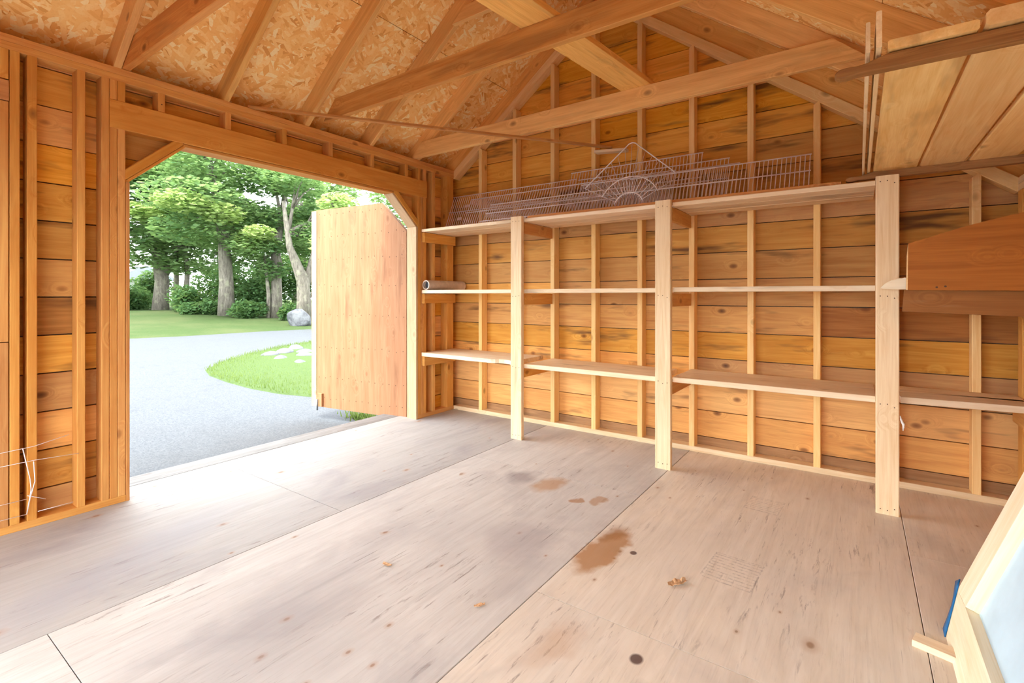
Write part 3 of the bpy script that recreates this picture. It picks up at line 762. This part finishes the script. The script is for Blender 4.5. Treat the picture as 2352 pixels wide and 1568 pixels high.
# ------------------------------------------------------------------ brown veneer shelf end on the low wall
vp = tag(empty('veneer_box_end', (3.8, -0.62, 1.07)), 'brown veneer panel with curved top jutting from the low wall', 'panel')
xo = 3.80; m = basis((xo, -0.630, 1.30), (1, 0, 0), (0, 0, 1))
top = [(3.582, 1.417), (3.64, 1.436), (3.70, 1.456), (3.78, 1.482), (3.86, 1.504), (3.94, 1.524), (4.02, 1.541), (4.085, 1.552)]
prism('upper_panel', vp, 'veneer', [(3.580 - xo, 1.186 - 1.30), (4.085 - xo, 1.180 - 1.30)] + [(x - xo, zz - 1.30) for x, zz in reversed(top)], 0.009, m)
m = basis((xo, -0.605, 1.13), (1, 0, 0), (0, 0.12, 1))
prism('lower_panel', vp, 'veneer_plain', [(3.560 - xo, 1.078 - 1.13), (4.085 - xo, 1.058 - 1.13), (4.085 - xo, 1.186 - 1.13), (3.568 - xo, 1.186 - 1.13)], 0.009, m)
prism('panel_edge', vp, 'loft', [(3.5745 - xo, 1.186 - 1.30), (3.580 - xo, 1.186 - 1.30), (3.5822 - xo, 1.417 - 1.30), (3.577 - xo, 1.36 - 1.30)], 0.010, basis((xo, -0.6295, 1.30), (1, 0, 0), (0, 0, 1)))
vs = []; 
bt = board('batten', vp, 'fresh', (3.60, -0.575, 1.214), (4.085, -0.575, 1.214), 0.045, 0.045)
prism('splintered_end', vp, 'fresh', [(3.472, 1.196), (3.502, 1.192), (3.530, 1.190), (3.602, 1.190), (3.602, 1.240), (3.571, 1.250), (3.560, 1.246), (3.549, 1.247), (3.531, 1.239), (3.520, 1.238), (3.497, 1.224), (3.480, 1.207)], 0.040, basis((0, -0.554, 0), (1, 0, 0), (0, 0, 1)))
nails(vp, [(3.69, -0.6405, 1.199), (3.722, -0.6405, 1.203)], (0, -1, 0), 0.005)

# ------------------------------------------------------------------ leaning framed panel
fr = tag(empty('framed_panel', (3.63, -2.0, 0)), 'light wood frame holding a pale blue board, leaning at the right', 'panel')
t = math.radians(70); K = Vector((3.623, -1.553, 0.0)); Uy = Vector((0, -1, 0)); Vu = Vector((math.cos(t), 0, math.sin(t)))
Mf = basis(K, tuple(Vu), tuple(Uy))      # local x up the slope (grain for stiles), local y towards the viewer
nz = Mf.to_3x3() @ Vector((0, 0, 1)); fsg = 1 if nz.x < 0 else -1   # front side looks into the shed
FL, FH, ft = 1.15, 1.32, 0.042
stile = [(0.128, -0.107), (FH, -0.095), (FH, 0.036), (0.137, 0.026)]
prism('stile', fr, 'fresh', stile, -ft * fsg, Mf)
prism('stile', fr, 'fresh', [(0.0, FL - 0.12), (FH, FL - 0.12), (FH, FL), (0.0, FL)], -ft * fsg, Mf)
Mr = basis(K, tuple(Uy), tuple(Vu))
r1 = [(0.0, 0.0), (FL - 0.121, 0.0), (FL - 0.121, 0.136), (0.026, 0.136), (-0.106, 0.127)]
prism('bottom_rail', fr, 'fresh', r1, ft * fsg, Mr)
prism('top_rail', fr, 'fresh', [(0.037, FH - 0.12), (FL - 0.121, FH - 0.12), (FL - 0.121, FH), (0.037, FH)], ft * fsg, Mr)
Mi = basis(K - Vector(nz) * fsg * (ft - 0.006), tuple(Vu), tuple(Uy))
prism('inset_board', fr, 'foam', [(0.10, 0.0), (FH - 0.08, 0.0), (FH - 0.08, FL - 0.08), (0.10, FL - 0.08)], -0.010 * fsg, Mi)
# torn blue tape at the corner
T = lambda a, b2, n=0.004: K + Vu * a + Uy * b2 + Vector(nz) * fsg * n
tv = []
for t_, w_ in ((-0.22, .034), (-0.06, .026), (0.14, .016), (0.36, .012), (0.58, .020), (0.80, .034), (1.0, .036), (1.14, .014)):
    pa, pb = 0.128 * (1 - t_), -0.107 * (1 - t_)
    tv += [T(pa + .004, pb + .005, .004), T(pa - .64 * w_, pb - .77 * w_, .003)]
tf = [(2 * i, 2 * i + 1, 2 * i + 3, 2 * i + 2) for i in range(7)]
o = link('tape', mesh('tape', tv, tf, True), 'tape', fr); sm = o.modifiers.new('t', 'SOLIDIFY'); sm.thickness = 0.003

# offcut on the floor by the frame
oc = tag(board('offcut', None, 'shelf', (3.532, -1.655, 0.011), (3.70, -1.700, 0.011), 0.060, 0.022, (0, 0, 1), 0.003), 'short flat wood offcut on the floor beside the leaning frame', 'offcut')
# dry scraps on the floor
def scrap(loc, s, seed, label, cat='leaf'):
    r = random.Random(seed); bm = bmesh.new()
    n = 9; vv = []
    for i in range(n):
        u = i / (n - 1) - 0.5
        wd = (0.25 + 0.22 * r.random()) * (1 - abs(u) * 1.2) + 0.04
        zc = 0.10 + 0.14 * r.random()
        vv.append([bm.verts.new((u * s, -wd * s * 0.5, (zc + .1 * r.random()) * s * .5)), bm.verts.new((u * s, 0, .004)), bm.verts.new((u * s, wd * s * 0.5, (zc + .12 * r.random()) * s * .6))])
    for i in range(n - 1):
        for k in (0, 1): bm.faces.new((vv[i][k], vv[i + 1][k], vv[i + 1][k + 1], vv[i][k + 1]))
    me = D.meshes.new('curled_scrap'); bm.to_mesh(me); bm.free()
    o = link('curled_scrap', me, 'scrap', None, Matrix.Translation(loc) @ Matrix.Rotation(r.uniform(-.6, .6) + .5, 4, 'Z'))
    md = o.modifiers.new('t', 'SOLIDIFY'); md.thickness = 0.0015
    tag(o, label, 'scrap'); return o
scrap((2.785, -1.775, 0.001), 0.085, 3, 'curled tan bark scrap lying right of the big brown stain')
scrap((1.722, -2.352, 0.001), 0.045, 5, 'small pale curled scrap on the grey part of the floor')
scrap((2.222, -2.340, 0.001), 0.042, 9, 'small dark curled scrap on the floor near the front seam')

# bent wires hanging low on the door wall
bw = tag(empty('wire_rack', (0.02, -3.1, 0.08)), 'bent thin wire rack remnant low on the door wall', 'wire rack')
x_ = 0.012
for l in (((-3.40, .395), (-3.255, .402), (-3.133, .407), (-3.0, .435)), ((-3.40, .335), (-3.133, .337), (-2.961, .327)), ((-3.40, .152), (-3.156, .152)), ((-3.40, .08), (-3.156, .077)), ((-3.12, .077), (-2.984, .078)), ((-3.158, .168), (-3.091, .13))):
    tubes('wire', bw, 'wire', [[(x_, y, z2) for y, z2 in l]], 0.0015, 5)
for l in (((-3.175, .405), (-3.149, .249), (-3.145, .194), (-3.161, .077)), ((-3.136, .332), (-3.131, .233), (-3.149, .152), (-3.161, .077))):
    tubes('bent_wire', bw, 'wire', [[(x_ + 0.003, y, z2) for y, z2 in l]], 0.0024, 5)

# ================================================================== outdoors
def gz(x):
    t = min(1, max(0, (-14 - x) / 12)); return -0.15 + 0.5 * t * t * (3 - 2 * t)
def grid(name, xs, ys, zf, mat):
    vs = [(x, y, zf(x, y)) for x in xs for y in ys]; n = len(ys)
    fs = [(i * n + j, i * n + j + 1, (i + 1) * n + j + 1, (i + 1) * n + j) for i in range(len(xs) - 1) for j in range(n - 1)]
    return link(name, mesh(name, vs, fs, True), mat)
xs = [14, 6, 0, -4, -8, -12] + [-14 - i for i in range(14)] + [-30, -36, -45, -60, -90]
ground = grid('ground', xs, [-60, -40, -20, -10, 0, 10, 20, 30, 45, 70], lambda x, y: gz(x) - 0.0, 'gravel')
tag(ground, 'pale grey gravel drive outside the doorway', None, None, 'structure')
# far lawn beyond the drive
vs, fs = [], []; ns, nt = 30, 22
for i in range(ns + 1):
    y = -30 + i * 90 / ns
    xe = -14.75 + 0.148 * y + 0.25 * math.sin(y * 0.7)
    if y > 8: xe += 0.05 * (y - 8)
    for j in range(nt + 1):
        x = xe - (j / nt) ** 1.6 * 70
        vs.append((x, y, gz(x) + (0.02 if j else -0.01)))
for i in range(ns):
    for j in range(nt):
        a = i * (nt + 1) + j; fs.append((a, a + 1, a + nt + 2, a + nt + 1))
lawn = link('lawn', mesh('lawn', vs, fs, True), 'lawn'); tag(lawn, 'mown green lawn rising beyond the gravel drive', None, None, 'structure')
# grass verge between the drive and the shed
edge = [(-10.6, 8.0), (-9.9, 6.0), (-9.216, 4.333), (-8.621, 3.04), (-7.67, 1.704), (-6.833, 0.83), (-5.982, 0.194), (-5.266, -0.044), (-4.403, -0.174), (-3.586, -0.232), (-2.91, -0.204), (-2.378, -0.07), (-1.8, 0.15), (-1.5, 1.2), (-1.5, 8.0)]
bm = bmesh.new(); vv = [bm.verts.new((x, y, -0.152)) for x, y in edge]
vi = []
cx, cy = -5.2, 3.2
for f_, zz in ((0.975, -0.125), (0.88, -0.105), (0.5, -0.06)):
    vi.append([bm.verts.new((cx + (x - cx) * f_, cy + (y - cy) * f_, zz)) for x, y in edge])
rings = [vv] + vi
for ra, rb in zip(rings[:-1], rings[1:]):
    for i in range(len(edge)):
        j = (i + 1) % len(edge); bm.faces.new((ra[i], ra[j], rb[j], rb[i]))
bm.faces.new(vi[-1]); bmesh.ops.recalc_face_normals(bm, faces=bm.faces)
me = D.meshes.new('verge'); bm.to_mesh(me); bm.free()
for p in me.polygons: p.use_smooth = True
verge = link('lawn_verge', me, 'island'); tag(verge, 'bright green grass verge curving in front of the drive', None, None, 'structure')

def inside(x, y):
    c = False; n = len(edge)
    for i in range(n):
        x1, y1 = edge[i]; x2, y2 = edge[(i + 1) % n]
        if (y1 > y) != (y2 > y) and x < (x2 - x1) * (y - y1) / (y2 - y1) + x1: c = not c
    return c
def blades(name, pts, hmin, hmax, w, mat, parent=None):
    vs, fs = [], []
    for x, y, zz in pts:
        a = R.uniform(0, 6.28); h = R.uniform(hmin, hmax); dx, dy = math.cos(a) * w, math.sin(a) * w; lx, ly = R.uniform(-.5, .5) * h, R.uniform(-.5, .5) * h
        i = len(vs); vs += [(x - dx, y - dy, zz), (x + dx, y + dy, zz), (x + lx, y + ly, zz + h)]; fs.append((i, i + 1, i + 2))
    return link(name, mesh(name, vs, fs), mat, parent)
pts = []
while len(pts) < 16000:
    x, y = R.uniform(-9.5, -1.6), R.uniform(-0.25, 5.0)
    if inside(x, y): pts.append((x, y, -0.13))
M['blade'] = leaf_mat('grass_blade', (76, 96, 50), (112, 126, 76))
gb = blades('grass', pts, 0.03, 0.09, 0.006, 'blade'); tag(gb, 'short grass blades covering the curved verge', 'grass', None, 'stuff')
pts = [(-0.86 + R.gauss(0, .14), -0.40 + R.gauss(0, .05), -0.15) for _ in range(420)]
wd = blades('weed_tuft', pts, 0.03, 0.10, 0.008, 'blade'); tag(wd, 'small weed tuft in the gravel under the open door', 'weed', None, 'stuff')

def rock(name, loc, sx, sy, sz, seed, label, group=None, sub=3, cat='rock'):
    r = random.Random(seed); bm = bmesh.new(); bmesh.ops.create_icosphere(bm, subdivisions=sub, radius=1.0)
    ph = [(Vector((r.uniform(-1, 1), r.uniform(-1, 1), r.uniform(-1, 1))).normalized(), r.uniform(.62, .92)) for _ in range(9)]
    for v in bm.verts:
        p = v.co.copy()
        for n, dd_ in ph:
            e = p.dot(n) - dd_
            if e > 0: p -= n * e * 0.85
        v.co = Vector((p.x * sx, p.y * sy, p.z * sz))
    me = D.meshes.new(name); bm.to_mesh(me); bm.free()
    for p in me.polygons: p.use_smooth = True
    o = link(name, me, 'rock', None, Matrix.Translation((loc[0], loc[1], loc[2])) @ Matrix.Rotation(r.uniform(-.4, .4), 4, 'Z'))
    tag(o, label, cat, group); return o
rock('boulder', (-15.75, 8.00, 0.18), 0.55, 0.62, 0.42, 4, 'large pale grey boulder at the lawn edge below the trees', None, 4, 'boulder')
for i, (x, y, s, lab) in enumerate(((-6.74, 1.79, .17, 'flat grey stone leftmost of the stones in the verge'), (-6.85, 2.16, .20, 'roundest pale stone in the verge cluster'), (-5.95, 1.56, .14, 'low grey stone below the roundest verge stone'), (-7.35, 2.75, .20, 'farthest grey stone of the verge cluster'), (-5.87, 2.05, .18, 'grey stone near the door edge in the verge'), (-5.05, 1.43, .13, 'small dark stone nearest the shed in the verge'), (-6.45, 2.40, .17, 'mossy stone in the middle of the verge cluster'))):
    rock('stone', (x, y, -0.09), s * 1.25, s * 1.0, s * 0.55, 20 + i, lab, 'stones in the verge', 2)

# trees
def leaf_cloud(vs, fs, c, rad, n, s, rr, droop=0.35):
    for _ in range(n):
        while True:
            p = Vector((rr.uniform(-1, 1), rr.uniform(-1, 1), rr.uniform(-1, 1)))
            if 0.15 < p.length < 1: break
        p = Vector(c) + Vector((p.x * rad[0], p.y * rad[1], p.z * rad[2]))
        a = rr.uniform(0, 6.283); u = Vector((math.cos(a), math.sin(a), rr.uniform(-droop, droop))).normalized()
        w = Vector((rr.gauss(0, .5), rr.gauss(0, .5), 1.0)).normalized(); v = w.cross(u).normalized()
        q = s * rr.uniform(.6, 1.3); i = len(vs)
        vs += [p - u * q, p + v * q * .55, p + u * q, p - v * q * .55]; fs.append((i, i + 1, i + 2, i + 3))
def tree(base, trunks, crowns, label, leaf='leaf', n=5200, s=0.17, seed=1, light=(), group='trees along the lawn'):
    n = int(n * 1.25)
    rr = random.Random(seed); o = empty('maple_tree', base); tag(o, label, 'tree', group); B = Vector(base)
    vs, fs = [], []
    for pl_, r in trunks:
        tube_data(vs, fs, [B + Vector(p) for p in pl_], r, 10)
    for c, rad in crowns:      # limbs out to each leaf mass
        st = B + Vector(trunks[0][0][-1]) * 0.75; e = B + Vector(c)
        mid = st.lerp(e, .5) + Vector((0, 0, rr.uniform(-.2, .6)))
        tube_data(vs, fs, [st, mid, e], [0.11, 0.07, 0.02], 6)
        for _ in range(4):
            f = e + Vector((rr.uniform(-1, 1) * rad[0], rr.uniform(-1, 1) * rad[1], rr.uniform(-.6, 1) * rad[2])) * .8
            tube_data(vs, fs, [mid, mid.lerp(f, .5) + Vector((0, 0, .2)), f], [0.05, 0.03, 0.01], 5)
    link('trunk', mesh('trunk', vs, fs, True), 'bark', o)
    vol = [r[0] * r[1] * r[2] for _, r in crowns]; tot = sum(v ** .7 for v in vol)
    vs, fs = [], []
    for (c, rad), v in zip(crowns, vol): leaf_cloud(vs, fs, B + Vector(c), rad, int(n * v ** .7 / tot), s, rr)
    cr = link('crown', mesh('crown', vs, fs), leaf, o); cr['kind'] = 'stuff'
    if light:
        vs, fs = [], []
        for c, rad, k in light: leaf_cloud(vs, fs, B + Vector(c), rad, k, s, rr)
        cr = link('pale_sprays', mesh('pale_sprays', vs, fs), 'leaf_light', o); cr['kind'] = 'stuff'
    return o
# the row along the lawn
tree((-27.9, 7.26, 0.33), [([(0, 0, 0), (-.05, .1, 1.6), (-.1, -.1, 3.2), (-.2, -.6, 6.5)], [.42, .34, .30, .12]), ([(-.05, .1, 1.9), (.3, .9, 3.4), (.5, 1.6, 6)], [.26, .2, .08])],
     [((0, -.5, 4.6), (3.0, 3.2, 1.3)), ((1.5, 1.8, 5.6), (2.8, 2.6, 1.2)), ((-.5, -2.2, 6.6), (2.6, 2.4, 1.3)), ((0, .6, 8.2), (3.2, 3.4, 1.6)), ((0, -1.5, 3.0), (2.0, 2.2, .8))],
     'forked pale-barked maple nearest the left jamb', n=9000, s=.17, seed=11, light=(((2.5, -1.2, 4.9), (1.0, 1.7, .55), 900), ((2.5, .9, 4.2), (.9, 1.3, .5), 600)))
tree((-21.34, 7.67, 0.18), [([(0, 0, 0), (0, 0, 1.5), (.0, -.1, 3.5), (-.2, -.6, 7)], [.40, .32, .27, .12])],
     [((0, -1.0, 4.0), (2.2, 2.2, .8)), ((0.4, -1.8, 5.4), (2.2, 2.0, .8)), ((0, 1.0, 5.0), (2.0, 1.6, .7)), ((0, -.6, 6.8), (2.4, 2.4, 1.0)), ((0, 1.0, 2.9), (1.2, 1.2, .5)), ((0, -.8, 8.4), (2.6, 2.8, 1.0))],
     'thick straight maple trunk in the middle of the row', n=9000, s=.135, seed=12, light=(((1.8, .4, 3.5), (.8, 1.0, .55), 900), ((1.8, -1.0, 4.6), (.8, 1.0, .5), 600), ((1.8, -2.6, 4.9), (.8, 1.1, .5), 600)))
tree((-19.55, 9.10, 0.06), [([(0, 0, 0), (0, .05, 1.4), (0, 0, 3.0), (-.1, .5, 6)], [.30, .25, .22, .10]), ([(0, -.35, 0), (0, -.35, 1.2), (-.1, -.5, 3)], [.10, .09, .05])],
     [((0, -1.0, 3.4), (1.5, 1.3, .6)), ((0, .5, 4.8), (1.6, 1.5, .6)), ((0, 1.6, 3.6), (1.2, 1.2, .7)), ((0, -.2, 6.6), (1.8, 1.8, .8)), ((0, -.4, 2.3), (.9, 1.0, .5))],
     'maple with a slim second stem next to the boulder tree', n=5600, s=.125, seed=13, light=(((1.2, -1.4, 3.9), (.6, .7, .35), 420),))
tree((-17.6, 9.35, -0.04), [([(0, 0, 0), (0, 0, 1.0), (0, -.05, 1.9), (.0, -.7, 3.4), (.0, -1.0, 5.4)], [.38, .31, .29, .15, .07]), ([(0, 0, 1.5), (0, .35, 2.5), (0, .8, 4.2)], [.24, .17, .1])],
     [((0, .2, 4.0), (1.3, 1.0, .6)), ((0, 1.2, 5.2), (1.4, 1.2, .6)), ((0, -.4, 6.4), (1.4, 1.6, .7))],
     'forked maple with lichened trunk standing behind the boulder', n=3000, s=.12, seed=14)
tree((-13.2, 7.35, -0.13), [([(0, .6, 0), (0, .7, 2.2), (0, .6, 5)], [.16, .13, .06])],
     [((0, .1, 3.2), (.6, .55, .45)), ((0, .25, 2.5), (.5, .45, .35)), ((0, .4, 3.9), (.7, .6, .4)), ((0, .3, 2.0), (.4, .35, .25)), ((0, .7, 4.8), (.8, .8, .5))],
     'young tree with drooping pale leaves beside the open door', leaf='leaf_light', n=1700, s=.11, seed=15)
for i, (bx, by, hh, rr_, lab) in enumerate(((-26.8, 8.05, 5.0, .16, 'slim maple trunk right of the forked maple'), (-33.0, 12.6, 5.5, .24, 'maple trunk farther back between the front trunks'), (-36.0, 11.0, 6.0, .22, 'maple in the back row behind the forked maple'), (-31, 17.0, 6.5, .24, 'maple in the back row behind the boulder tree'), (-24.5, 13.6, 6.5, .2, 'maple in the back row hidden mostly by the door'), (-30.0, 3.5, 6.5, .25, 'maple at the left end of the row'))):
    tree((bx, by, 0.34), [([(0, 0, 0), (0, .1, 2), (0, -.1, hh)], [rr_, rr_ * .8, rr_ * .4])],
         [((0, 0, hh * .8), (2.2, 2.3, 1.1)), ((.3, 1.4, hh * 1.15), (2.3, 2.2, 1.2)), ((.2, -1.2, hh * 1.5), (2.5, 2.5, 1.3)), ((0, 0, hh * .5), (1.3, 1.5, .6))], lab, n=4200, s=.19, seed=30 + i)
tree((-13.4, 12.2, -0.1), [([(0, 0, 0), (0, .1, 2), (0, -.1, 5)], [.22, .18, .1])],
     [((0, -.6, 3.0), (1.6, 1.8, .8)), ((0, .2, 4.4), (1.9, 2.0, .9)), ((0, -.2, 6.0), (2.0, 2.2, 1.0)), ((.4, .6, 1.8), (1.2, 1.4, .6))], 'maple showing only between the open door and its jamb', n=5200, s=.12, seed=41)
def bush(loc, rad, n, seed, label, s=.10, mat='bush'):
    rr = random.Random(seed); vs, fs = [], []
    for _ in range(7):
        leaf_cloud(vs, fs, (loc[0] + rr.uniform(-.5, .5) * rad[0], loc[1] + rr.uniform(-.5, .5) * rad[1], loc[2] + rad[2] * rr.uniform(.4, 1.0)), [q * .62 for q in rad], n // 7, s, rr, .8)
    o = empty('bush', loc); tag(o, label, 'bush', 'bushes under the trees')
    f = link('foliage', mesh('foliage', vs, fs), mat, o); f['kind'] = 'stuff'
    vs, fs = [], []
    for _ in range(6): tube_data(vs, fs, [loc, (loc[0] + rr.uniform(-.5, .5) * rad[0], loc[1] + rr.uniform(-.5, .5) * rad[1], loc[2] + rad[2])], [.03, .01], 5)
    link('stems', mesh('stems', vs, fs), 'bark', o)
bush((-29.5, 6.3, .33), (1.3, 1.3, .95), 3600, 1, 'dense dark bush beside the left jamb')
bush((-22.4, 7.0, .22), (.7, .9, .55), 2200, 2, 'low rounded bush left of the thick maple trunk')
bush((-24.6, 7.4, .30), (.9, 1.0, 1.1), 2600, 3, 'tall loose bush behind the low rounded bush')
bush((-19.9, 7.95, .09), (.7, .8, .55), 2000, 4, 'low bush right of the thick maple trunk')
bush((-21.2, 9.0, .16), (1.0, 1.1, 1.35), 3200, 5, 'leafy thicket between the two right-hand trunks')
bush((-18.2, 9.0, .0), (.5, .5, .55), 1300, 6, 'small bush just left of the boulder')
bush((-23.5, 8.8, .25), (.9, 1.0, 1.8), 2800, 7, 'upright thicket behind the thick maple trunk')

bush((-9.0, 8.6, -.1), (1.0, 1.4, 1.1), 2600, 13, 'bush seen through the hinge gap of the open door', .09)
bush((-31.0, 11.5, .34), (1.2, 1.6, 2.2), 3000, 8, 'pale thicket in the gap right of the forked maple', .12)
bush((-27.0, 12.5, .34), (1.2, 1.5, 2.4), 3000, 9, 'tall thicket behind the middle trunks', .12)
bush((-24.0, 11.5, .30), (1.0, 1.3, 2.2), 3000, 10, 'tall thicket behind the boulder maple', .11)
bush((-33.0, 8.6, .34), (1.2, 1.4, 1.6), 2600, 11, 'thicket between the dark bush and the forked maple', .12)
bush((-22.5, 12.6, .25), (1.0, 1.2, 2.2), 2600, 12, 'thicket at the end of the row beside the door', .11)
# white house far behind the left trees
hs = tag(empty('house', (-60, 16.6, .35)), 'white gabled house glimpsed far behind the trees', 'house')
board('wall', hs, 'white', (-62, 13.5, 1.5), (-62, 19.2, 1.5), 5, 2.6)
prism('roof', hs, 'roofgrey', [(-3.2, 0), (3.2, 0), (0, 1.5)], 3.2, basis((-60.5, 16.4, 2.75), (0, 1, 0), (0, 0, 1)))
for y in (15.0, 16.6, 18.1): board('window', hs, 'dark_glass', (-59.48, y - .3, 1.6), (-59.48, y + .3, 1.6), .05, .9)
